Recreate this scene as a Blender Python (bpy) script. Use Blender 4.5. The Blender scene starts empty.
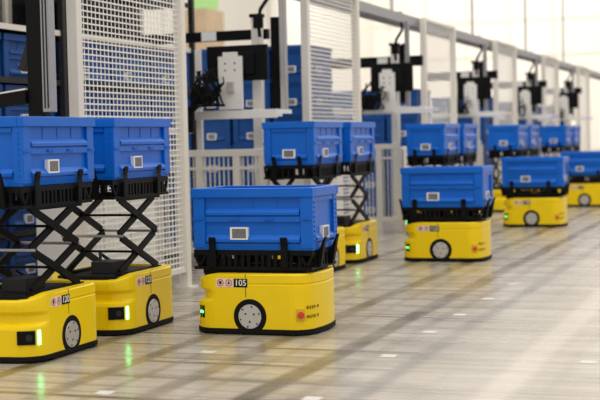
import bpy, bmesh, math, random
from mathutils import Matrix, Vector
random.seed(7)
C = bpy.context.scene.collection
scene = bpy.context.scene
# ---------------------------------------------------------------- camera
F, YAW, PITCH, ROLL, CAM_H = 1342.7, .3487, .0446, .0222, .9008
fw = Vector((-math.sin(YAW)*math.cos(PITCH), math.cos(YAW)*math.cos(PITCH), -math.sin(PITCH)))
rt0 = Vector((math.cos(YAW), math.sin(YAW), 0)); up0 = rt0.cross(fw)
rt = rt0*math.cos(ROLL) - up0*math.sin(ROLL); up = rt0*math.sin(ROLL) + up0*math.cos(ROLL)
cam = bpy.data.cameras.new('camera'); camo = bpy.data.objects.new('camera', cam); C.objects.link(camo)
M = Matrix((( rt.x, up.x, -fw.x, 0), (rt.y, up.y, -fw.y, 0), (rt.z, up.z, -fw.z, CAM_H), (0, 0, 0, 1)))
camo.matrix_world = M
cam.sensor_width = 36; cam.lens = F/600*36; cam.clip_start = .05; cam.clip_end = 400
cam.dof.use_dof = True; cam.dof.focus_distance = 6.2; cam.dof.aperture_fstop = 3.0
scene.camera = camo
# ---------------------------------------------------------------- world, lamps, exposure
scene.view_settings.view_transform = 'Standard'; scene.view_settings.look = 'None'
scene.view_settings.exposure = 0.18; scene.view_settings.gamma = 1; scene.view_settings.use_curve_mapping = False
w = bpy.data.worlds.new('hall_daylight'); scene.world = w; w.use_nodes = True
w.node_tree.nodes['Background'].inputs[0].default_value = (1, .95, .89, 1)
w.node_tree.nodes['Background'].inputs[1].default_value = .80
def area(name, loc, sx, sy, power, rot=(0, 0, 0), col=(1, .95, .88)):
    l = bpy.data.lights.new(name, 'AREA'); l.shape = 'RECTANGLE'; l.size = sx; l.size_y = sy; l.energy = power; l.color = col
    o = bpy.data.objects.new(name, l); o.location = loc; o.rotation_euler = rot; C.objects.link(o)
for i, y in enumerate((2, 12, 24, 38)):
    area('ceiling_lamp_light', (-1.2, y, 8.0), 7, 8, 260)
    area('ceiling_lamp_light', (-9.5, y+2, 8.0), 5, 8, 200)
area('wall_fill_light', (-14, 66, 13), 16, 6, 2100, (math.radians(50), 0, 0))  # unseen fill light added to brighten the back wall
area('wall_fill_light', (-15, 35, 12), 5, 40, 900, (0, math.radians(50), 0))  # added fill out of view, brightens the left wall
area('window_light', (11, 30, 4), 12, 6, 1800, (math.radians(90), 0, math.radians(-30)))

# ---------------------------------------------------------------- materials
def mat(name, col, rough=.5, metal=0, noise=.06, nscale=8, emis=None, spec=.5, coat=0):
    m = bpy.data.materials.new(name); m.use_nodes = True; nt = m.node_tree; b = nt.nodes['Principled BSDF']
    b.inputs['Roughness'].default_value = rough; b.inputs['Metallic'].default_value = metal
    b.inputs['Specular IOR Level'].default_value = spec; b.inputs['Coat Weight'].default_value = coat
    tc = nt.nodes.new('ShaderNodeTexCoord'); n = nt.nodes.new('ShaderNodeTexNoise'); n.inputs['Scale'].default_value = nscale
    n.inputs['Detail'].default_value = 4
    nt.links.new(tc.outputs['Object'], n.inputs['Vector'])
    r = nt.nodes.new('ShaderNodeMix'); r.data_type = 'RGBA'
    r.inputs[6].default_value = [c*(1-noise) for c in col]+[1]; r.inputs[7].default_value = [min(1, c*(1+noise)) for c in col]+[1]
    nt.links.new(n.outputs['Fac'], r.inputs[0]); nt.links.new(r.outputs[2], b.inputs['Base Color'])
    if emis:
        b.inputs['Emission Color'].default_value = (*emis[0], 1); b.inputs['Emission Strength'].default_value = emis[1]
    return m
YEL = mat('yellow_paint', (.88, .63, .003), .36, noise=.04, spec=.3, coat=.05)
BLU = mat('blue_plastic', (.0015, .125, .60), .34, spec=.28, noise=.08, nscale=12)
BLU2 = mat('blue_plastic_shaded', (.005, .060, .25), .42, spec=.25, noise=.2, nscale=6)  # same blue plastic, with the shade behind the stations put into its colour
BLK = mat('black_metal', (.003, .003, .004), .55, spec=.15)
RUB = mat('black_rubber', (.004, .004, .004), .75, spec=.2)
DGR = mat('dark_grey_plastic', (.018, .018, .020), .5, spec=.3)
CRM = mat('cream_painted_steel', (.72, .69, .63), .45, noise=.03)
WHT = mat('white_paint', (.78, .77, .74), .4, noise=.03)
ALU = mat('brushed_aluminium', (.33, .33, .35), .45, .4, noise=.1, nscale=30)
SIL = mat('hub_silver', (.55, .54, .53), .4, .5, noise=.1, nscale=40)
LBL = mat('label_paper', (.80, .80, .82), .6, noise=.02)
WIR = mat('white_wire_paint', (.82, .81, .78), .45, noise=.02)
MRK = mat('worn_white_patch', (.62, .60, .56), .6, noise=.12, nscale=40)
GRY = mat('print_grey', (.16, .16, .17), .6, noise=.5, nscale=160)
PNK = mat('warning_label_paper', (.85, .66, .60), .5, noise=.03)
RED = mat('red_plastic', (.60, .05, .01), .35)
REDR = mat('red_print', (.45, .06, .05), .6)
OR = mat('button_surround', (.70, .42, .02), .5)
GRN = mat('green_led', (.05, .6, .2), .4, emis=((.12, 1, .30), 9))
GRNS = mat('green_led_small', (.05, .5, .15), .4, emis=((.08, .9, .20), 3))
TAN = mat('cardboard', (.55, .42, .28), .8, noise=.25, nscale=5)
GSG = mat('green_sign', (.42, .78, .30), .5)
WAL = mat('wall_paint', (.84, .81, .75), .8, noise=.02, nscale=.6)
WTR = mat('wall_trim', (.70, .67, .62), .7)
PNT = mat('pale_purple_print', (.55, .45, .75), .5)

def floor_mat():
    m = bpy.data.materials.new('sealed_concrete_with_wheel_tracks'); m.use_nodes = True; nt = m.node_tree
    N = nt.nodes; Lk = nt.links; b = N['Principled BSDF']
    tc = N.new('ShaderNodeTexCoord'); sp = N.new('ShaderNodeSeparateXYZ'); Lk.new(tc.outputs['Object'], sp.inputs[0])
    # slight wobble of tracks
    wn = N.new('ShaderNodeTexNoise'); wn.inputs['Scale'].default_value = .9; Lk.new(tc.outputs['Object'], wn.inputs['Vector'])
    def math_(op, a, bb=None, c=None):
        n = N.new('ShaderNodeMath'); n.operation = op
        for i, v in enumerate((a, bb, c)):
            if v is None: continue
            if isinstance(v, (int, float)): n.inputs[i].default_value = v
            else: Lk.new(v, n.inputs[i])
        return n.outputs[0]
    wob = math_('MULTIPLY', math_('SUBTRACT', wn.outputs['Fac'], .5), .06)
    X = math_('ADD', sp.outputs[0], wob); Y = math_('ADD', sp.outputs[1], wob)
    def band(co, c, hw, soft=.02):
        d = math_('ABSOLUTE', math_('SUBTRACT', co, c))
        mr = N.new('ShaderNodeMapRange'); mr.interpolation_type = 'SMOOTHSTEP'; mr.inputs[1].default_value = hw-soft; mr.inputs[2].default_value = hw+soft
        mr.inputs[3].default_value = 1; mr.inputs[4].default_value = 0; Lk.new(d, mr.inputs[0]); return mr.outputs[0]
    def noise(scale, vec=None, detail=3, lo=.35, hi=.65, map_scale=None):
        n = N.new('ShaderNodeTexNoise'); n.inputs['Scale'].default_value = scale; n.inputs['Detail'].default_value = detail
        if map_scale:
            mp = N.new('ShaderNodeMapping'); mp.inputs['Scale'].default_value = map_scale; Lk.new(tc.outputs['Object'], mp.inputs[0]); Lk.new(mp.outputs[0], n.inputs['Vector'])
        else: Lk.new(tc.outputs['Object'], n.inputs['Vector'])
        mr = N.new('ShaderNodeMapRange'); mr.inputs[1].default_value = lo; mr.inputs[2].default_value = hi; Lk.new(n.outputs['Fac'], mr.inputs[0]); return mr.outputs[0]
    def add(lst):
        o = lst[0]
        for v in lst[1:]: o = math_('MAXIMUM', o, v)
        return o
    # along the aisle
    dark = [math_('MULTIPLY', band(X, c, hw, s), k) for c, hw, s, k in
            ((-2.93, .040, .02, 1), (-2.54, .040, .02, .85), (-2.35, .02, .015, .45), (-2.15, .045, .02, .9), (-1.78, .050, .02, 1),
             (-1.99, .02, .015, .35), (-1.62, .03, .02, .45), (-1.42, .04, .03, .6), (-1.22, .02, .02, .15), (-.80, .02, .03, .25), (-3.3, .03, .02, .5))]
    Ys = [4.37, 5.2, 5.95, 6.65, 7.35, 8.1, 8.85, 9.6, 10.35, 11.1, 11.85, 12.6, 13.4, 14.2, 15, 15.8]
    # cross tracks repeat
    mod = math_('MODULO', math_('ADD', Y, .0), .755)
    cross = add([math_('MULTIPLY', band(mod, .12, .020, .008), .85), math_('MULTIPLY', band(mod, .45, .022, .008), 1.0), math_('MULTIPLY', band(mod, .54, .010, .005), .9), math_('MULTIPLY', band(mod, .66, .012, .006), .7), math_('MULTIPLY', band(mod, .28, .006, .004), .5)])
    fade = N.new('ShaderNodeMapRange'); fade.inputs[1].default_value = -1.75; fade.inputs[2].default_value = -1.15; fade.inputs[3].default_value = 1; fade.inputs[4].default_value = .22; Lk.new(X, fade.inputs[0])
    cross = math_('MULTIPLY', cross, fade.outputs[0])
    cross = math_('MULTIPLY', cross, math_('ADD', math_('MULTIPLY', noise(1.3, map_scale=(1, 2.5, 1)), .75), .25))
    along = math_('MULTIPLY', add(dark), math_('ADD', math_('MULTIPLY', noise(1.6, map_scale=(3, 1, 1)), .55), .45))
    # turning arcs around grid nodes
    trk = math_('MAXIMUM', along, cross)
    # colours
    base = N.new('ShaderNodeMix'); base.data_type = 'RGBA'; base.inputs[6].default_value = (.29, .255, .205, 1); base.inputs[7].default_value = (.52, .47, .395, 1)
    Lk.new(math_('ADD', math_('MULTIPLY', noise(2.2, detail=6, map_scale=(.5, 2.5, 1)), .5), math_('MULTIPLY', noise(2.0, detail=5, map_scale=(.4, 14, 1)), .5)), base.inputs[0])
    tcx = N.new('ShaderNodeMix'); tcx.data_type = 'RGBA'; tcx.inputs[6].default_value = (.13, .088, .012, 1); tcx.inputs[7].default_value = (.085, .075, .068, 1)
    Lk.new(math_('ADD', math_('MULTIPLY', noise(.8, lo=.42, hi=.55), .5), band(X, -1.2, .5, .3)), tcx.inputs[0]); tcx.clamp_factor = True
    mx = N.new('ShaderNodeMix'); mx.data_type = 'RGBA'; Lk.new(math_('MULTIPLY', trk, .95), mx.inputs[0]); Lk.new(base.outputs[2], mx.inputs[6]); Lk.new(tcx.outputs[2], mx.inputs[7])
    lt = N.new('ShaderNodeMix'); lt.data_type = 'RGBA'; Lk.new(math_('MULTIPLY', band(X, -.97, .06, .03), .35), lt.inputs[0]); Lk.new(mx.outputs[2], lt.inputs[6]); lt.inputs[7].default_value = (.72, .66, .58, 1)
    Lk.new(lt.outputs[2], b.inputs['Base Color'])
    rr = math_('ADD', math_('MULTIPLY', noise(3, map_scale=(.6, 2, 1)), .10), .22); Lk.new(rr, b.inputs['Roughness'])
    b.inputs['Specular IOR Level'].default_value = .5
    return m
FLR = floor_mat()

# ---------------------------------------------------------------- mesh helpers
class MB:
    def __init__(s): s.b = bmesh.new()
    def box(s, x0, x1, y0, y1, z0, z1):
        v = [s.b.verts.new(p) for p in ((x0,y0,z0),(x1,y0,z0),(x1,y1,z0),(x0,y1,z0),(x0,y0,z1),(x1,y0,z1),(x1,y1,z1),(x0,y1,z1))]
        for f in ((0,3,2,1),(4,5,6,7),(0,1,5,4),(1,2,6,5),(2,3,7,6),(3,0,4,7)): s.b.faces.new([v[i] for i in f])
        return s
    def prism(s, pts, axis, a, b):
        def P(u, v, t): return {'x': (t,u,v), 'y': (u,t,v), 'z': (u,v,t)}[axis]
        A = [s.b.verts.new(P(u, v, a)) for u, v in pts]; B = [s.b.verts.new(P(u, v, b)) for u, v in pts]; n = len(pts)
        s.b.faces.new(A); s.b.faces.new(B[::-1])
        for i in range(n): s.b.faces.new((A[i], B[i], B[(i+1) % n], A[(i+1) % n]))
        return s
    def bar(s, p, q, w, h=None, upv=(0, 0, 1)):
        h = h or w; p = Vector(p); q = Vector(q); d = (q-p).normalized(); u = Vector(upv)
        if abs(d.dot(u)) > .98: u = Vector((0, 1, 0))
        r = d.cross(u).normalized(); u = r.cross(d)
        c = [(r*a*w/2+u*b_*h/2) for a, b_ in ((-1,-1),(1,-1),(1,1),(-1,1))]
        A = [s.b.verts.new(p+k) for k in c]; B = [s.b.verts.new(q+k) for k in c]
        s.b.faces.new(A); s.b.faces.new(B[::-1])
        for i in range(4): s.b.faces.new((A[i], B[i], B[(i+1) % 4], A[(i+1) % 4]))
        return s
    def tube(s, pts, r, n=8):
        pts = [Vector(p) for p in pts]; rings = []
        for i, p in enumerate(pts):
            d = (pts[min(i+1, len(pts)-1)]-pts[max(i-1, 0)]).normalized()
            a = d.orthogonal().normalized() if i == 0 else (rings_a - d*rings_a.dot(d)).normalized()
            rings_a = a; bb = d.cross(a)
            rings.append([s.b.verts.new(p+(a*math.cos(t)+bb*math.sin(t))*r) for t in [2*math.pi*k/n for k in range(n)]])
        for A, B in zip(rings, rings[1:]):
            for k in range(n): s.b.faces.new((A[k], A[(k+1) % n], B[(k+1) % n], B[k]))
        s.b.faces.new(rings[0][::-1]); s.b.faces.new(rings[-1]); return s
    def disc(s, c, axis, r, a, b, n=32, r2=None):
        pts = [(c[0]+r*math.cos(2*math.pi*k/n), c[1]+r*math.sin(2*math.pi*k/n)) for k in range(n)]
        if r2 is None: return s.prism(pts, axis, a, b)
        q = [(c[0]+r2*math.cos(2*math.pi*k/n), c[1]+r2*math.sin(2*math.pi*k/n)) for k in range(n)]
        def P(u, v, t): return {'x': (t,u,v), 'y': (u,t,v), 'z': (u,v,t)}[axis]
        V = [[s.b.verts.new(P(*p, t)) for p in L] for L in (pts, q) for t in (a, b)]
        for i in range(n):
            j = (i+1) % n
            s.b.faces.new((V[0][i], V[0][j], V[1][j], V[1][i])); s.b.faces.new((V[2][i], V[3][i], V[3][j], V[2][j]))
            s.b.faces.new((V[0][i], V[2][i], V[2][j], V[0][j])); s.b.faces.new((V[1][i], V[1][j], V[3][j], V[3][i]))
        return s
    def build(s, name, m, parent=None, bev=0, smooth=False):
        bmesh.ops.recalc_face_normals(s.b, faces=s.b.faces)
        me = bpy.data.meshes.new(name); s.b.to_mesh(me); s.b.free(); me.materials.append(m)
        if smooth:
            for p in me.polygons: p.use_smooth = True
        o = bpy.data.objects.new(name, me); C.objects.link(o); o.parent = parent
        if bev:
            md = o.modifiers.new('bevel', 'BEVEL'); md.width = bev; md.segments = 2; md.limit_method = 'ANGLE'; md.angle_limit = math.radians(40)
        return o
def text(name, s, size, m, parent, loc, rot, ext=.0006):
    cu = bpy.data.curves.new(name, 'FONT'); cu.body = s; cu.size = size; cu.extrude = ext; cu.align_x = 'CENTER'; cu.align_y = 'CENTER'; cu.offset = size*.012
    t = bpy.data.objects.new(name, cu); C.objects.link(t); dg = bpy.context.evaluated_depsgraph_get(); dg.update()
    me = bpy.data.meshes.new_from_object(t.evaluated_get(dg)); bpy.data.objects.remove(t)
    me.materials.clear(); me.materials.append(m)
    o = bpy.data.objects.new(name, me); C.objects.link(o); o.parent = parent; o.location = loc; o.rotation_euler = rot; return o
def tag(o, label, cat, group=None):
    o['label'] = label; o['category'] = cat
    if group: o['group'] = group
    elif 'group' in o: del o['group']
    return o
def thing(name, loc, label, cat, group=None, rz=0):
    o = bpy.data.objects.new(name, None); o.empty_display_size = .1; C.objects.link(o); o.location = loc; o.rotation_euler = (0, 0, rz)
    return tag(o, label, cat, group)
def kids(o): return [c for c in bpy.data.objects if c.parent == o]
def dup(o, parent=None):
    ch = kids(o); c = o.copy(); C.objects.link(c)
    c.parent = parent
    for k in ch: dup(k, c)
    return c
def place(proto, used, loc, rz, label, group=None):
    o = proto if not used else dup(proto)
    o.location = loc; o.rotation_euler = (0, 0, rz); o['label'] = label
    if group: o['group'] = group
    return o
def struct(name, mb, m, **k):
    o = mb.build(name, m, **k); o['kind'] = 'structure'; return o
R90 = math.pi/2

# ================================================================ setting
struct('floor', MB().box(-24, 14, -6, 80, -.1, 0), FLR)
struct('wall_left', MB().box(-24.2, -24, -6, 80, 0, 11), WAL)
struct('wall_back', MB().box(-24, 14, 80, 80.2, 0, 14), WAL)
for i, x in enumerate((-23, -20.7, -18.2, -15.6, -13)):
    struct('trim_%d' % (i+1), MB().box(x, x+.10, 79.93, 80, 0, 14), WTR)
for i, z in enumerate((5.6, 7.7)):
    struct('trim_%d' % (i+6), MB().box(-24, 14, 79.9, 79.93, z, z+.06), WTR)
for i, y in enumerate((24, 32, 40, 50, 62)):
    struct('trim_%d' % (i+8), MB().box(-24, -23.93, y, y+.14, 0, 11), WTR)

# ================================================================ blue crate (folding tote)
HB = .29
def wedge(mb, x0, x1, sgn, z):                 # sloping ledge on the long side
    y0, y1 = .1645*sgn, .184*sgn
    mb.prism([(y0, z+.028), (y1, z+.006), (y1, z-.008), (y0, z-.008)], 'x', x0, x1)
def wedge_x(mb, y0, y1, sgn, z):
    x0, x1 = .2845*sgn, .303*sgn
    mb.prism([(x0, z+.026), (x1, z+.006), (x1, z-.008), (x0, z-.008)], 'y', y0, y1)
def make_crate(simple=False, bm_=BLU):
    t = thing('blue_crate', (0, 0, 0), 'blue crate', 'crate')
    s = MB()
    s.box(-.292, .292, -.172, .172, 0, .012)
    s.box(-.286, .286, -.166, -.158, .012, HB-.01).box(-.286, .286, .158, .166, .012, HB-.01)
    s.box(-.286, -.278, -.158, .158, .012, HB-.01).box(.278, .286, -.158, .158, .012, HB-.01)
    for sx in (-1, 1):
        for sy in (-1, 1):
            a, b_ = sorted((sx*.24, sx*.298)); c, d = sorted((sy*.1650, sy*.180)); s.box(a, b_, c, d, .012, .25)
            a, b_ = sorted((sx*.2850, sx*.300)); c, d = sorted((sy*.13, sy*.178)); s.box(a, b_, c, d, .012, .25)
    s.prism([(-.172, 0), (.172, 0), (.182, .03), (-.182, .03)], 'x', -.298, .298)
    s.build('shell', bm_, t, bev=.002)
    r = MB()
    for sy in (-1, 1):
        a, b_ = sorted((sy*.156, sy*.188)); r.box(-.306, .306, a, b_, .247, HB)
    for sx in (-1, 1):
        a, b_ = sorted((sx*.276, sx*.306)); r.box(a, b_, -.156, .156, .247, HB)
    r.build('rim', bm_, t, bev=.003)
    for sy in (-1, 1):
        p = MB(); a, b_ = sorted((sy*.1655, sy*.179))
        wedge(p, -.235, .235, sy, .172); wedge(p, -.235, .235, sy, .046)
        p.box(-.238, .238, a, b_, .132, .158)
        for xx in (-.12, 0, .12): p.box(xx-.003, xx+.003, *sorted((sy*.1655, sy*.169)), .185, .245)
        p.build('side_panel', bm_, t, bev=.0015)
        if not simple:
            h = MB()
            for xx in (-.275, -.085, .085, .27):
                h.box(xx-.024, xx+.024, *sorted((sy*.179, sy*.183)), .142, .150)
                for k in (-.016, 0, .016): h.box(xx+k-.006, xx+k+.006, *sorted((sy*.182, sy*.187)), .140, .152)
            h.build('hinge', bm_, t, bev=.001)
    for sx in (-1, 1):
        p = MB(); wedge_x(p, -.125, .125, sx, .05)
        if not simple:
            for k in range(9): p.box(*sorted((sx*.300, sx*.304)), *((-.156-.004, -.156+.004)), .04+k*.022, .05+k*.022)
            for k in range(9): p.box(*sorted((sx*.300, sx*.304)), *((.156-.004, .156+.004)), .04+k*.022, .05+k*.022)
        p.box(*sorted((sx*.2855, sx*.297)), -.125, .125, .225, .245).box(*sorted((sx*.2855, sx*.2865)), -.125, .125, .045, .230)
        p.build('end_panel', bm_, t, bev=.001)
    def lab(sx, sy):
        l = MB(); g = MB()
        if sy:
            x = -.065*(1 if sy < 0 else -1)
            l.box(x-.045, x+.045, *sorted((sy*.1665, sy*.1848)), .050, .108)
            g.box(x-.034, x+.036, *sorted((sy*.1848, sy*.1853)), .057, .101)
        else:
            l.box(*sorted((sx*.2868, sx*.3038)), -.045, .045, .048, .106)
            g.box(*sorted((sx*.3038, sx*.3043)), -.034, .034, .055, .099)
        lo = l.build('label', LBL, t); g.build('barcode', GRY, lo)
    lab(0, -1); lab(0, 1); lab(-1, 0); lab(1, 0)
    return t
crate0 = make_crate(); crate_used = [0]
def crate(x, y, z, rz, label, group):
    o = place(crate0, crate_used[0], (x, y, z), rz, label, group); crate_used[0] = 1; return o

# ================================================================ transport robot
def outline(hx, hy, rf, rr, n=7, bulge=.012):
    """plan outline, front at -x; rf front corner radius, rr rear corner radius"""
    P = []
    for cx, cy, r, a0 in ((hx-rr, hy-rr, rr, 0), (-hx+rf, hy-rf, rf, 90), (-hx+rf, -hy+rf, rf, 180), (hx-rr, -hy+rr, rr, 270)):
        for k in range(n+1):
            a = math.radians(a0+90*k/n); P.append([cx+r*math.cos(a), cy+r*math.sin(a)])
        if a0 == 90:
            for q in (.25, .5, .75): P.append([-hx-bulge*math.sin(math.pi*q), (hy-rf)*(1-2*q)])
        if a0 == 270:
            for q in (.25, .5, .75): P.append([hx+bulge*math.sin(math.pi*q), -(hy-rr)*(1-2*q)])
    return P
WX = .0        # wheel station along the body
def robot(number, label, x, y, rz, raised, group, caps=True):
    t = thing('transport_robot', (x, y, 0), label, 'robot', group, rz)
    O = outline(.295, .220, .110, .100)
    b = MB(); lv = []
    prof = [(.020, 0, 0), (.032, 0, 0), (.14, 0, 0), (.152, .004, 0), (.168, .032, 0), (.196, .034, 0), (.214, .010, 0), (.232, .008, 0), (.236, .008, .004), (.240, .008, .004), (.244, .008, 0), (.278, .010, 0), (.286, .016, .006)]
    def ins(p, fr, re):
        px, py = p
        wf = max(0, min(1, (-px-.16)/.08)); wr = max(0, min(1, (px-.10)/.02))
        qx = px + fr*wf + (-re*wr if px > .2 else 0); L = 1
        if re: 
            qx = px+fr*wf-re*wr; py = py*(1-re*wr/.22)
        return qx, py
    for z, fr, re in prof:
        lv.append([b.b.verts.new((*ins(p, fr, re), z - (.024*max(0, min(1, (-p[0]-.17)/.12))**1.5 if z > .25 else 0))) for p in O])
    inner = [b.b.verts.new((p[0]*.90, p[1]*.80, .286-.024*max(0, min(1, (-p[0]-.17)/.12))**1.5)) for p in O]; lv.append(inner)
    inner2 = [b.b.verts.new((p[0]*.90, p[1]*.80, .258)) for p in O]; lv.append(inner2)
    n = len(O)
    for A, B in zip(lv, lv[1:]):
        for i in range(n): b.b.faces.new((A[i], A[(i+1) % n], B[(i+1) % n], B[i]))
    b.b.faces.new(lv[0][::-1]); b.b.faces.new(lv[-1])
    body = b.build('body', YEL, t)
    # wheel arches cut out of the body
    cut = MB()
    for sy in (-1, 1): cut.disc((WX, .086), 'y', .096, sy*.165, sy*.25, 40)
    co = cut.build('cutter', BLK)
    md = body.modifiers.new('arch', 'BOOLEAN'); md.operation = 'DIFFERENCE'; md.object = co; md.solver = 'EXACT'
    dg = bpy.context.evaluated_depsgraph_get(); dg.update()
    me = bpy.data.meshes.new_from_object(body.evaluated_get(dg)); body.modifiers.clear(); body.data = me
    me.materials.clear(); me.materials.append(YEL)
    for p in me.polygons: p.material_index = 0
    bpy.data.objects.remove(co)
    # seam
    for sy in (-1, 1):
        s = MB(); s.box(-.021, -.018, *sorted((sy*.2195, sy*.2208)), .176, .284)
        s.build('seam', DGR, t)
    # bumper skirt
    k = MB(); Ob = outline(.300, .223, .113, .103)
    A = [k.b.verts.new((p[0], p[1], .007)) for p in Ob]; B = [k.b.verts.new((p[0], p[1], .027)) for p in Ob]; Bi = [k.b.verts.new((p[0]*.97, p[1]*.97, .031)) for p in Ob]
    for U, V in ((A, B), (B, Bi)):
        for i in range(n): k.b.faces.new((U[i], U[(i+1) % n], V[(i+1) % n], V[i]))
    k.b.faces.new(A[::-1]); k.b.faces.new(Bi)
    bump = k.build('bumper', RUB, t)
    cut = MB()
    for sy in (-1, 1): cut.disc((WX, .086), 'y', .095, sy*.165, sy*.25, 40)
    co = cut.build('cutter', BLK)
    md = bump.modifiers.new('arch', 'BOOLEAN'); md.object = co; md.solver = 'EXACT'
    dg = bpy.context.evaluated_depsgraph_get(); dg.update()
    me = bpy.data.meshes.new_from_object(bump.evaluated_get(dg)); bump.modifiers.clear(); bump.data = me; bpy.data.objects.remove(co)
    me.materials.clear(); me.materials.append(RUB)
    for sy in (-1, 1):
        MB().disc((WX, .086), 'y', .0955, sy*.166, sy*.174, 40).build('wheel_well', BLK, t)
        MB().disc((WX, .086), 'y', .0955, sy*.174, sy*.2190, 40, .089).build('arch_liner', RUB, t)
        wh = MB().disc((WX, .086), 'y', .086, sy*.175, sy*.2210, 40).build('wheel', RUB, t, bev=.006)
        h = MB().disc((WX, .086), 'y', .057, sy*.215, sy*.2245, 40)
        h.build('hub', SIL, wh, bev=.002)
        for a in range(6): MB().disc((WX+.048*math.cos(a*math.pi/3+.3), .086+.048*math.sin(a*math.pi/3+.3)), 'y', .0045, sy*.224, sy*.2255, 8).build('hub_bolt', DGR, wh)
        for a in range(3): MB().disc((WX+.024*math.cos(a*2.094+.5), .086+.024*math.sin(a*2.094+.5)), 'y', .005, sy*.224, sy*.2255, 8).build('hub_bolt', DGR, wh)
    # casters under the chassis
    for sx in (-.24, .24):
        MB().disc((sx, .026), 'y', .0255, -.02, .02, 20).bar((sx, 0, .03), (sx, 0, .06), .03).build('caster', RUB, t)
    # number plate and warning pictograms (left side = -y)
    for sy in (-1,):
        MB().box(-.078, -.010, *sorted((sy*.2202, sy*.2212)), .222, .262).build('number_plate', BLK, t)
        text('number', number, .040, WHT, t, (-.044, sy*.2214, .242), (R90, 0, 0))
        MB().box(-.168, -.080, *sorted((sy*.2202, sy*.2210)), .222, .262).build('warning_label', PNK, t)
        for xx in (-.146, -.103):
            MB().disc((xx, .242), 'y', .0170, sy*.2210, sy*.2216, 24, .0130).build('warning_ring', REDR, t)
        g = MB(); g.disc((-.146, .2415), 'y', .0075, sy*.2210, sy*.2216, 12); g.box(-.153, -.139, *sorted((sy*.2210, sy*.2215)), .246, .250)
        g.build('pictogram', DGR, t)
        g = MB(); g.disc((-.103, .249), 'y', .0032, sy*.2210, sy*.2216, 10); g.prism([(-.110, .236), (-.096, .236), (-.100, .246), (-.106, .246)], 'y', sy*.2210, sy*.2216)
        g.build('pictogram', DGR, t)
    # stop button on both sides towards the rear
    for sy in ((-1, 1) if not raised else ()):
        bb = MB().box(-.021, .021, -.003, .003, .070, .126).build('button_surround', OR, t, bev=.0005)
        bb.location = (.246, sy*.2070, 0); bb.rotation_euler = (0, 0, R90-R90 + (-sy)*math.radians(30))
        MB().disc((0, .098), 'y', .0155, sy*.003, sy*.016, 20).build('stop_button', RED, bb, bev=.003)
    # rear writing
    if not raised:
        for zz, ss in ((.130, 'KEEP OFF'), (.088, 'AUTO CART')):
            for q, ch in enumerate(ss):
                if ch == ' ': continue
                a = math.radians(-40+q*8.2)
                text('rear_writing', ch, .0195, BLK, t, (.195+.1035*math.cos(a), -.120+.1035*math.sin(a), zz), (R90, 0, a+R90))
    # rear groove line
    # sensor windows and lights on the rounded front corners
    def on_corner(o, deg, sy, out=0):
        a = math.radians(deg); r = .110+out
        o.location = (-.180-r*math.cos(a), sy*(.110+r*math.sin(a)), 0); o.rotation_euler = (0, 0, -sy*a)
    for sy in (-1, 1):
        if raised:
            m = MB().box(-.004, .016, -.038, .038, .078, .136).build('sensor_window', BLK, t, bev=.003); on_corner(m, 29, sy, .006)
            MB().disc((.012*sy, .107), 'x', .014, -.009, -.004, 20).build('sensor_lens', DGR, m)
            g = MB().box(-.004, .010, -.0065, .0065, .076, .136).build('side_light', GRN, t, bev=.002); on_corner(g, 57, sy, .001)
        else:
            g = MB().box(-.003, .010, -.022, .022, .074, .132).build('corner_pocket', BLK, t, bev=.002); on_corner(g, 50, sy)
            for q in (-.009, .009):
                MB().disc((q, .102), 'x', .007, -.0055, -.003, 10).build('corner_led', GRNS, g)
    # black deck and lift
    MB().box(-.255, .255, -.158, .158, .262, .278).build('deck', BLK, t, bev=.004)
    zb = BOX_ZA if raised else BOX_ZB
    # tray: bottom frame, slotted band, top ledge, fingers
    tr = MB()
    z0 = zb-.092
    tr.box(-.295, .295, -.178, -.160, z0, z0+.014).box(-.295, .295, .160, .178, z0, z0+.014).box(-.295, -.275, -.16, .16, z0, z0+.014).box(.275, .295, -.16, .16, z0, z0+.014)
    for xx in (-.15, 0, .15): tr.box(xx-.015, xx+.015, -.16, .16, z0, z0+.012)
    tr.box(-.298, .298, -.176, .176, zb-.022, zb-.002) if False else None
    for sy in (-1, 1):
        tr.box(-.298, .298, *sorted((sy*.162, sy*.176)), zb-.024, zb-.001)
        for xx in (-.225, -.19, -.145, -.115, -.085, -.05, -.02, .02, .05, .085, .115, .15, .19, .235):
            tr.box(xx-.008, xx+.008, *sorted((sy*.163, sy*.175)), z0+.014, zb-.024)
        for sx in (-1, 1):   # slanted end struts leave inverted triangular gaps
            tr.bar((sx*.295, sy*.169, zb-.024), (sx*.268, sy*.169, z0+.012), .012)
            tr.bar((sx*.240, sy*.169, zb-.024), (sx*.268, sy*.169, z0+.012), .012)
        tr.box(-.21, -.06, *sorted((sy*.150, sy*.160)), z0+.014, z0+.05).box(.06, .17, *sorted((sy*.150, sy*.160)), z0+.014, z0+.05)
    for sx in (-1, 1):
        tr.box(*sorted((sx*.280, sx*.298)), -.162, .162, zb-.024, zb-.001)
        for yy in (-.12, -.08, -.04, 0, .04, .08, .12): tr.box(*sorted((sx*.284, sx*.296)), yy-.007, yy+.007, z0+.014, zb-.024)
    for xx in (-.24, 0, .24): tr.box(xx-.02, xx+.02, -.162, .162, zb-.012, zb-.001)
    tr.build('tray', BLK, t)
    for xx in (-.195, .165):
        for sy in (-1, 1):
            f = MB().prism([(sy*.178, z0+.008), (sy*.190, z0+.012), (sy*.192, zb+.02), (sy*.200, zb+.058), (sy*.195, zb+.062), (sy*.1885, zb+.05), (sy*.1885, zb-.01), (sy*.178, zb-.014)], 'x', xx-.017, xx+.017)
            f.build('crate_finger', BLK, t, bev=.001)
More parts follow.
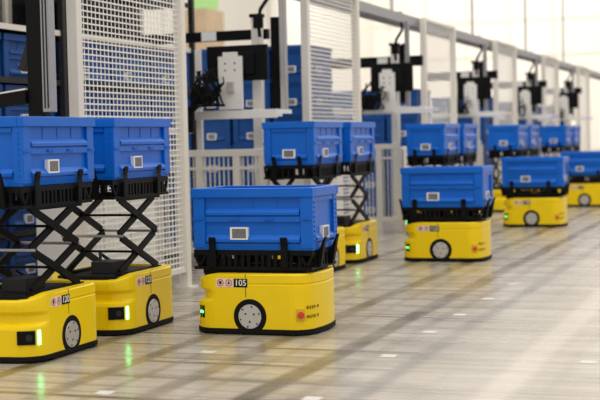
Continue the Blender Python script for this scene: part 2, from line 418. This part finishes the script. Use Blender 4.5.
    for sx in (-1, 1):
        for yy in (-.09, .09):
            MB().prism([(sx*.298, z0+.006), (sx*.312, z0+.012), (sx*.332, zb+.03), (sx*.340, zb+.058), (sx*.333, zb+.060), (sx*.3095, zb+.006), (sx*.298, zb-.012)], 'y', yy-.014, yy+.014).build('crate_finger', BLK, t, bev=.001)
    if raised:
        base, top = .285, z0; mid = (base+top)/2; q = (top-base)/4
        for sy in (-1, 1):
            Y = sy*.142
            for a, b_, off in ((-.19, .19, 0), (.19, -.19, .012)):
                for zz0, zz1 in ((base, mid), (mid, top)):
                    MB().bar((a, Y+sy*off, zz0+.006), (b_, Y+sy*off, zz1-.006), .012, .032, (0, 0, 1)).build('scissor_arm', BLK, t)
        for xx, zz in ((-.19, mid), (.19, mid)):
            MB().tube([(xx, -.165, zz), (xx, .165, zz)], .0065).build('lift_rod', ALU, t)
        for zz in (base+q+.0, mid+q):
            MB().tube([(0, -.16, zz), (0, .16, zz)], .006).build('lift_rod', BLK, t)
        [MB().box(-.22, .22, *sorted((q_*.165, q_*.150)), top-.012, top).build('lift_rail', BLK, t) for q_ in (-1, 1)]
        [MB().box(-.22, .22, *sorted((q_*.165, q_*.130)), .278, .290).build('lift_base', BLK, t) for q_ in (-1, 1)]
        MB().box(-.10, .06, -.06, .06, .278, .330).tube([(-.02, .05, .32), (.05, .09, .36), (.12, .06, .31)], .008).build('lift_motor', DGR, t)
    else:
        MB().box(-.26, .26, -.155, .155, .278, z0).build('lift_folded', BLK, t)
    return t
BOX_ZA, BOX_ZB = .734, .392
XA = -2.95-.18; PITCH_A = 3.61; ROBP = .794
names_front = ['120', '118', '126', '131', '109', '114']; names_rear = ['123', '116', '129', '102', '111', '107']
wherA = ['of the pair at the left edge', 'of the pair behind robot 105', 'of the pair behind the second aisle robot', 'of the pair behind the third aisle robot', 'of the farthest pair at the stations', 'beyond']
for k in range(5):
    y = 4.80+.30+k*PITCH_A
    for j in range(2):
        nm = (names_front, names_rear)[j][k]
        pos = ('front one of the pair', 'rear one of the pair')[j]
        lb = 'yellow scissor lift robot, the %s one %s' % (('front', 'rear')[j], wherA[k])
        if k == 0: lb = ('yellow scissor lift robot numbered 120 at the left edge of the photo', 'yellow scissor lift robot just behind robot 120, beside the tall mesh panel')[j]
        robot(nm, lb, XA, y+j*ROBP-.018, R90, True, 'scissor lift robots queued at the picking stations')
        lb = 'blue crate raised high, the %s one %s' % (('front', 'rear')[j], wherA[k])
        crate(XA, y+j*ROBP, BOX_ZA, R90, lb, 'blue crates held up at the picking stations')
XB, YB, DB = -2.046-.30, 5.79+.18, 3.658
for k, (nm, wh) in enumerate((('105', 'nearest, numbered 105'), ('122', 'second from the front'), ('128', 'third from the front'), ('117', 'at the right edge of the photo'))):
    robot(nm, 'low yellow robot crossing the open aisle, %s' % wh, XB-.006, YB+.005+k*DB, math.radians(0), False, 'low yellow robots crossing the aisle')
    crate(XB, YB+k*DB, BOX_ZB, 0, 'blue folding crate carried low by the aisle robot %s' % wh, 'blue crates on the aisle robots')

# ================================================================ floor marker patches
mk = None
marks = [(-1.56, 4.37, 'nearest of the long row, at the bottom edge of the photo'), (-1.555, 5.31, 'second from the camera in the long row'), (-1.56, 6.01, 'third from the camera in the long row'),
         (-1.56, 6.62, 'fourth from the camera in the long row'), (-1.56, 7.30, 'fifth from the camera in the long row'), (-1.57, 8.06, 'farthest clear one of the long row'),
         (-.742, 5.33, 'alone at the right edge of the photo'), (-2.345, 5.25, 'in front of the wheel of robot 105'), (-2.335, 4.30, 'at the bottom left of the photo')]
for i, (x, y, wh) in enumerate(marks):
    if mk is None:
        mk = MB().box(-.032, .032, -.032, .032, .0003, .0015).build('floor_marker', MRK); mk['category'] = 'floor marker'
        o = mk
    else: o = mk.copy(); C.objects.link(o)
    o.location = (x, y, 0); o['label'] = 'white floor patch, ' + wh; o['group'] = 'white floor markers'

# ================================================================ safety fence panels
def fence(y0, label):
    t = thing('mesh_fence_panel', (-3.52, y0, 0), label, 'fence panel', 'tall mesh fence panels')
    W, H = 1.30, 2.13
    for yy in (0, W):
        p = MB().box(-.03, .03, yy-.03, yy+.03, .012, H).build('post', CRM, t, bev=.003)
        MB().box(-.06, .06, yy-.06, yy+.06, 0, .012).build('foot_plate', CRM, p)
    MB().box(-.018, .018, .03, W-.03, H-.03, H).build('top_rail', CRM, t)
    MB().box(-.018, .018, .03, W-.03, .10, .13).build('bottom_rail', CRM, t)
    m = MB(); z = .13; 
    while z < H-.04:
        m.box(-.002, .002, .03, W-.03, z-.0040, z+.0040); z += .033
    y = .06
    while y < W-.04:
        m.box(-.0045, -.002, y-.0028, y+.0028, .13, H-.03); y += .045
    m.build('wire_mesh', WIR, t)
    return t
fw_lab = ['tall cream wire mesh fence panel behind the two left robots', 'tall cream wire mesh fence panel behind the raised crates in the middle', 'third tall mesh fence panel from the left', 'fourth tall mesh fence panel from the left', 'fifth tall mesh fence panel from the left', 'farthest tall mesh fence panel near the right edge']
for k in range(6): fence(6.27+k*3.62, fw_lab[k])

# ================================================================ overhead tray and rods
ct = thing('overhead_cable_tray', (-3.67, 0, 0), 'long aluminium cable tray running overhead above the station row', 'cable tray')
MB().box(-.10, -.065, 4.5, 42, 2.04, 2.13).build('side_rail', ALU, ct)
MB().box(.065, .10, 4.5, 42, 2.04, 2.13).build('side_rail', ALU, ct)
m = MB()
y = 4.6
while y < 42: m.box(-.06, .06, y, y+.025, 2.07, 2.085); y += .33
m.build('rungs', ALU, ct)
MB().tube([(-.03, 4.6, 2.10), (-.02, 15, 2.098), (-.035, 28, 2.10), (-.03, 41.5, 2.10)], .014).build('cable_run', RUB, ct)
MB().tube([(.02, 4.6, 2.10), (.03, 15, 2.098), (.015, 28, 2.10), (.02, 41.5, 2.10)], .010).build('cable_run', DGR, ct)
wst = ['nearest', 'second', 'third', 'fourth', 'fifth', 'farthest']
for k in range(1, 6):
    o = thing('hanger_rod', (-3.67, 9.26+(k-1)*3.62, 2.1315), 'thin grey rod from the roof down to the cable tray, %s from the camera' % wst[k-1], 'rod', 'hanger rods')
    MB().tube([(0, 0, .016), (0, 0, 6.5)], .018).build('rod', SIL, o)
    MB().box(-.1, .1, -.02, .02, 0, .015).build('bracket', ALU, o)

# ================================================================ picking stations
def station(k, Y, ml, mr, mz0, mz1, pl, pr_, pz0, pz1, bx0, bx1, bz, sx0, sx1, sz, fx, wx, cx):
    w_ = ['left', 'nearest middle', 'second', 'third', 'fourth', 'farthest'][k]
    where = 'at the %s picking station' % w_
    t = thing('monitor', ((ml+mr)/2, Y, mz0), 'black flat monitor seen from behind %s' % where, 'monitor', 'station monitors')
    hw = (mr-ml)/2; h = mz1-mz0
    MB().box(-hw, hw, 0, .028, 0, h).build('casing', BLK, t, bev=.006)
    MB().box(-hw*.6, hw*.6, -.022, -.0005, h*.18, h*.8).build('rear_cover', BLK, t, bev=.004)
    MB().box(-hw+.012, hw-.012, .0285, .030, .012, h-.012).build('screen', DGR, t)
    t = thing('mounting_plate', ((pl+pr_)/2, Y-.05, pz0), 'white drilled plate in front of the monitor %s' % where, 'bracket', 'white mounting plates')
    hw = (pr_-pl)/2; h = pz1-pz0
    MB().prism([(-hw, 0), (hw, 0), (hw, h-.03), (hw*.6, h-.03), (hw*.6, h), (-hw*.6, h), (-hw*.6, h-.03), (-hw, h-.03)], 'y', 0, .018).build('plate', WHT, t, bev=.002)
    m = MB()
    for xx in (-.4, .4):
        for zz in (.08, .13): m.disc((xx*hw, h-zz), 'y', .007, -.001, -.0001, 10)
    m.build('bolt_holes', DGR, t)
    MB().box(-hw*.2, hw*.35, -.025, -.0005, .12, .20).build('junction_box', SIL, t, bev=.003)
    # tangle of cables
    t = thing('cable_bundle', (pl, Y-.12, pz0), 'tangle of black cables beside the white plate %s' % where, 'cables', 'station cable tangles')
    rnd = random.Random(k+3); m = MB()
    for q in range(34 if k == 1 else 18):
        p = Vector((rnd.uniform(-.14, .08), rnd.uniform(-.05, .0), rnd.uniform(.10, .30))); pts = [p.copy()]
        for i in range(7):
            p += Vector((rnd.uniform(-.05, .04), rnd.uniform(-.02, .02), -rnd.uniform(.01, .06))); p.x = max(-.19, min(.09, p.x)); p.y = max(-.09, min(.03, p.y)); p.z = max(p.z, .03 if p.x > -.13 else -.2); pts.append(p.copy())
        m.tube(pts, rnd.choice((.005, .007, .009)), 6)
    m.tube([(-.1, -.02, .28), (-.12, -.03, .12), (-.1, .04, sz-pz0+.06), (-.1, .085, sz-pz0+.0382), (-.04, .086, sz-pz0+.0382)], .008)
    m.build('cables', RUB, t)
    MB().box(-.16, -.03, -.05, .0, .04, .17).build('scanner', BLK, t, bev=.01)
    if k == 1:
        MB().box(-.235, -.165, -.03, .02, -.16, .02).build('sensor_block', BLK, t, bev=.01)
    # white upright
    t = thing('station_upright', (wx, Y+.20, 0), 'white square upright behind the monitor %s' % where, 'post', 'white station uprights')
    MB().box(-.036, .036, -.03, .03, .0, 1.80).build('upright', WHT, t, bev=.003)
    MB().box(-.045, .045, -.04, .04, 1.80, 1.825).build('cap', BLK, t)
    if k == 1:
        t = thing('slim_upright', (-4.06, Y+.1, 0), 'slim white upright left of the monitor at the nearest middle picking station', 'post')
        MB().box(-.02, .02, -.02, .02, .0, 1.58).build('upright', WHT, t, bev=.003)
        MB().box(-.03, .03, -.03, .03, 1.15, 1.20).build('collar', SIL, t)
    # black cross beam with label
    t = thing('cross_beam', (0, Y+.35, bz), 'black cross beam with a white label above the monitor %s' % where, 'beam', 'black cross beams')
    MB().box(bx0, bx1, -.03, .03, -.036 if k == 1 else -.055, .036 if k == 1 else .045).build('beam', BLK, t, bev=.003)
    MB().box(bx0+(bx1-bx0)*.52, bx0+(bx1-bx0)*.63, -.0325, -.0305, -.034, .034).build('label', LBL, t)
    if k > 1:
        MB().box(wx+.045, wx+.12, -.04, -.031, -.06, .17).build('clamp', BLK, t, bev=.003)
    # shelf tray
    t = thing('station_shelf', (0, Y, sz), 'pale steel shelf under the monitor %s' % where, 'shelf', 'station shelves')
    MB().box(sx0, sx1, -.02, .075, -.022, .0).build('shelf_board', CRM, t)
    MB().box(sx0, sx1, -.042, -.0205, -.032, .030).build('front_rail', WHT, t, bev=.002)
    MB().box(sx1-.03, sx1, -.02, .27, .0, .030).build('end_rail', WHT, t)
    if k >= 2:
        MB().box(sx1+.0005, sx1+.12, -.030, .0, -.018, .010).build('indicator_strip', (WHT, WHT, WHT, PNK, PNT, PNT)[k], t)
    # frame column
    t = thing('frame_column', (fx, Y+.30, sz+.032), ('black column edged by an aluminium profile %s' if k < 2 else 'thin aluminium column with a black control box %s') % where, 'column', 'station frame columns')
    if k < 2:
        MB().box(-.095, -.022, -.0, .06, .01, .68).build('black_column', BLK, t, bev=.003)
        MB().box(-.021, .021, -.02, .04, .0, 1.2).build('aluminium_profile', ALU, t, bev=.003)
        MB().box(-.015, .015, -.022, -.0205, .0, 1.04).build('slot', SIL, t)
    else:
        MB().box(-.021, .021, -.02, .02, .0, .85).build('aluminium_profile', ALU, t, bev=.003)
        MB().box(-.10, -.022, .0, .06, .05, .62).build('control_box', BLK, t, bev=.003)
    # drop cable from the tray
    t = thing('drop_cable', (cx, Y+.1, 1.75), 'black cable dropping from the overhead tray %s' % where, 'cable', 'drop cables')
    MB().tube([(0, 0, -.10), (-.01, 0, .0), (.0, .02, .10), (.04, .10, .20), (.02, .14, .275)], .014).build('cable', RUB, t)
    MB().box(-.035, .035, -.04, -.015, -.04, .05).build('cable_clamp', BLK, t)
    # low barrier dividing the station
    t = thing('low_barrier', (-4.35, Y-.09, 0), 'low cream barred barrier under the shelf %s' % where, 'barrier', 'low station barriers')
    X1 = .87
    MB().box(0, X1, -.02, .02, .795, .845).build('top_rail', CRM, t, bev=.003)
    MB().box(0, X1, -.02, .02, .10, .14).build('bottom_rail', CRM, t, bev=.003)
    MB().box(.0, X1, -.015, .015, .70, .72).build('middle_rail', CRM, t)
    for xx in (.02, .365, .66, X1): MB().box(xx-.025, xx+.025, -.022, .022, .0, .795).build('post', CRM, t)
    for x0, x1, mt in ((.045, .34, CRM), (.39, .635, CRM), (.685, .845, CRM)):
        m = MB(); x = x0+.02
        while x < x1: m.box(x-.004, x+.004, -.004, .004, .14, .795); x += .036
        m.build('bars', mt, t)
#            k  Y    monitor              z            plate          z            beam           z      shelf         z     frame wpost cable
station(1, 8.95, -3.95, -3.48, 1.335, 1.59, -3.84, -3.655, 1.13, 1.54, -4.7, -3.60, 1.69, -4.2, -3.40, 1.095, -3.47, -3.63, -3.57)
for k in range(2, 6):
    station(k, 12.5+(k-2)*3.62, -3.79, -3.37, 1.345, 1.62, -3.69, -3.535, 1.15, 1.56, -4.3, -3.36, 1.66, -4.2, -3.24, 1.165, -3.50, -3.60, -3.56)

# k = 0: only the column, a dark arm and a brace are in view
t = thing('frame_column', (-3.5, 5.96, 1.06), 'black column edged by an aluminium profile, above the crate of robot 120', 'column', 'station frame columns')
MB().box(-.125, -.030, .0, .06, -.03, 1.05).build('black_column', BLK, t, bev=.003)
MB().box(-.115, -.05, .0, .05, -.07, -.0305).build('column_foot', BLK, t, bev=.003)
MB().box(-.029, .020, -.02, .04, .01, 1.05).build('aluminium_profile', ALU, t, bev=.003)
MB().box(-.018, -.010, -.022, -.0205, .03, 1.04).box(.000, .008, -.022, -.0205, .03, 1.04).build('slot', DGR, t)
t = thing('tool_arm', (-3.5, 5.96, 1.14), 'dark arm with a pale upper edge reaching left from the black column', 'arm')
MB().prism([(-.50, -.055), (-.127, -.02), (-.127, .045), (-.50, .005)], 'y', -.02, .06).build('arm', BLK, t)
MB().prism([(-.50, .0055), (-.127, .0455), (-.127, .055), (-.50, .012)], 'y', -.02, .06).build('pale_edge', CRM, t)
t = thing('diagonal_brace', (-3.72, 6.2, 1.30), 'dark diagonal brace at the top left corner of the photo', 'brace')
MB().bar((-.08, 0, 0), (.16, 0, .60), .035).build('brace', DGR, t)

# ================================================================ storage rack behind the stations
XR = -4.55
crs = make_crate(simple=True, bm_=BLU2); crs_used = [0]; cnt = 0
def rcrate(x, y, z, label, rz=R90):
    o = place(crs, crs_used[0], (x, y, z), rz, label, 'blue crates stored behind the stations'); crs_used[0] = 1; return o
def rack(y0, y1, levels, top, label):
    t = thing('storage_rack', (XR, y0, 0), label, 'rack', 'storage racks')
    for yy in (0, y1-y0):
        for xx in (-.44, .02):
            MB().box(xx-.02, xx+.02, yy-.02, yy+.02, 0, top).build('upright', DGR if xx > 0 else CRM, t)
    for z in levels:
        MB().box(-.42, 0, .02, y1-y0-.02, z-.03, z-.015).build('shelf', DGR, t)
        MB().box(.0005, .02, .021, y1-y0-.021, z-.034, z+.002).build('shelf_lip', CRM if z in (1.01, 1.66) else DGR, t)
    return t
tier = ['lowest', 'second', 'third', 'fourth', 'fifth']
rw = ['behind the black column at the left', 'behind the first fence panel', 'behind the nearest middle station', 'behind the middle fence panel', 'behind the second station', 'behind the third fence panel', 'behind the third station', 'in the far distance']
spec = [(5.9, 7.90, (.05, .37, .69, 1.01, 1.33), 2.5), (7.98, 9.98, (.05, .37, .69, 1.01, 1.33), 2.5)]
for i, (a, b_, lv, top) in enumerate(spec):
    rk = rack(a, b_, lv+(1.66, 2.02), top, 'grey storage rack full of blue crates %s' % rw[i])
    MB().box(-.46, -.445, 0, b_-a, .05, top).build('back_panel', DGR, rk)
    n = int((b_-a-.04)/.64)
    for li, z in enumerate(lv):
        for q in range(n):
            rcrate(XR-.20, a+.36+q*.645, z-.013, 'shade-tinted blue crate on the %s shelf, %s, %s' % (tier[li], ('nearest', 'middle', 'far')[q % 3], rw[i]))
for i, (y0, z0, ww) in enumerate(((6.6, 1.647, 'above the black column'), (8.6, 1.647, 'behind the first fence panel'), (7.4, 2.007, 'at the top left'), (8.6, 2.007, 'high behind the first fence panel'))):
    t = thing('black_bin', (XR-.2, y0, z0), 'black storage bin on the upper rack shelf %s' % ww, 'bin', 'black bins on the upper shelves')
    MB().box(-.18, .18, -.36, .36, 0, .01).box(-.18, -.17, -.36, .36, .01, .24).box(.17, .18, -.36, .36, .01, .24).box(-.17, .17, -.36, -.35, .01, .24).box(-.17, .17, .35, .36, .01, .24).build('bin_body', BLK, t)
    MB().box(-.188, .188, -.368, .368, .2405, .25).build('bin_lid', DGR, t)
lev = ['bottom', 'second up', 'third up', 'fourth up', 'fifth up', 'top']
for k in range(1, 6):
    for c_ in range(4 if k < 3 else 2):
        n = 6 if k == 1 else 5
        for q in range(n):
            lv_ = 'top' if q == n-1 else lev[q]
            rcrate(-4.13-c_*.39, 11.5+(k-1)*3.62, q*.2905, 'shade-tinted blue crate, %s in the %s stack behind the %s station' % (lv_, ('rightmost', 'second', 'third', 'leftmost')[c_] if k < 3 else ('right', 'left')[c_], wst[k] if k > 1 else 'nearest middle'))
# white cabinets
for i, (x, y, sx, sy, h, lb) in enumerate(((-3.98, 7.3, .22, .35, .60, 'white cabinet standing behind the first fence panel'), (-3.95, 11.0, .20, .45, .78, 'white cabinet standing behind the second fence panel'), (-3.9, 14.9, .20, .5, .80, 'white cabinet standing behind the third fence panel'))):
    t = thing('floor_cabinet', (x, y, 0), lb, 'cabinet', 'white floor cabinets')
    MB().box(-sx, sx, -sy, sy, .04, h).build('body', WHT, t, bev=.006)
    MB().box(sx+.0005, sx+.012, -sy+.02, -.01, .07, h-.03).build('door', WHT, t, bev=.003)
    MB().box(sx+.0005, sx+.012, .01, sy-.02, .07, h-.03).build('door', WHT, t, bev=.003)
    MB().box(-sx+.03, sx-.03, -sy+.03, sy-.03, 0, .04).build('plinth', DGR, t)
# far items at the top left
t = thing('cardboard_stack', (-12.45, 28, 0), 'stack of brown cardboard boxes far behind the left stations', 'boxes')
for q in range(8): MB().box(-.36, .33, -.5, .5, q*.485, q*.485+.48).build('carton', TAN, t)
t = thing('hanging_sign', (-12.84, 29, 4.0), 'light green hanging sign at the top of the photo', 'sign')
MB().box(-.4, .36, 0, .04, 0, .6).build('board', GSG, t)
MB().tube([(-.4, .02, .6), (-.4, .02, 6)], .01).tube([(.3, .02, .6), (.3, .02, 6)], .01).build('wires', DGR, t)
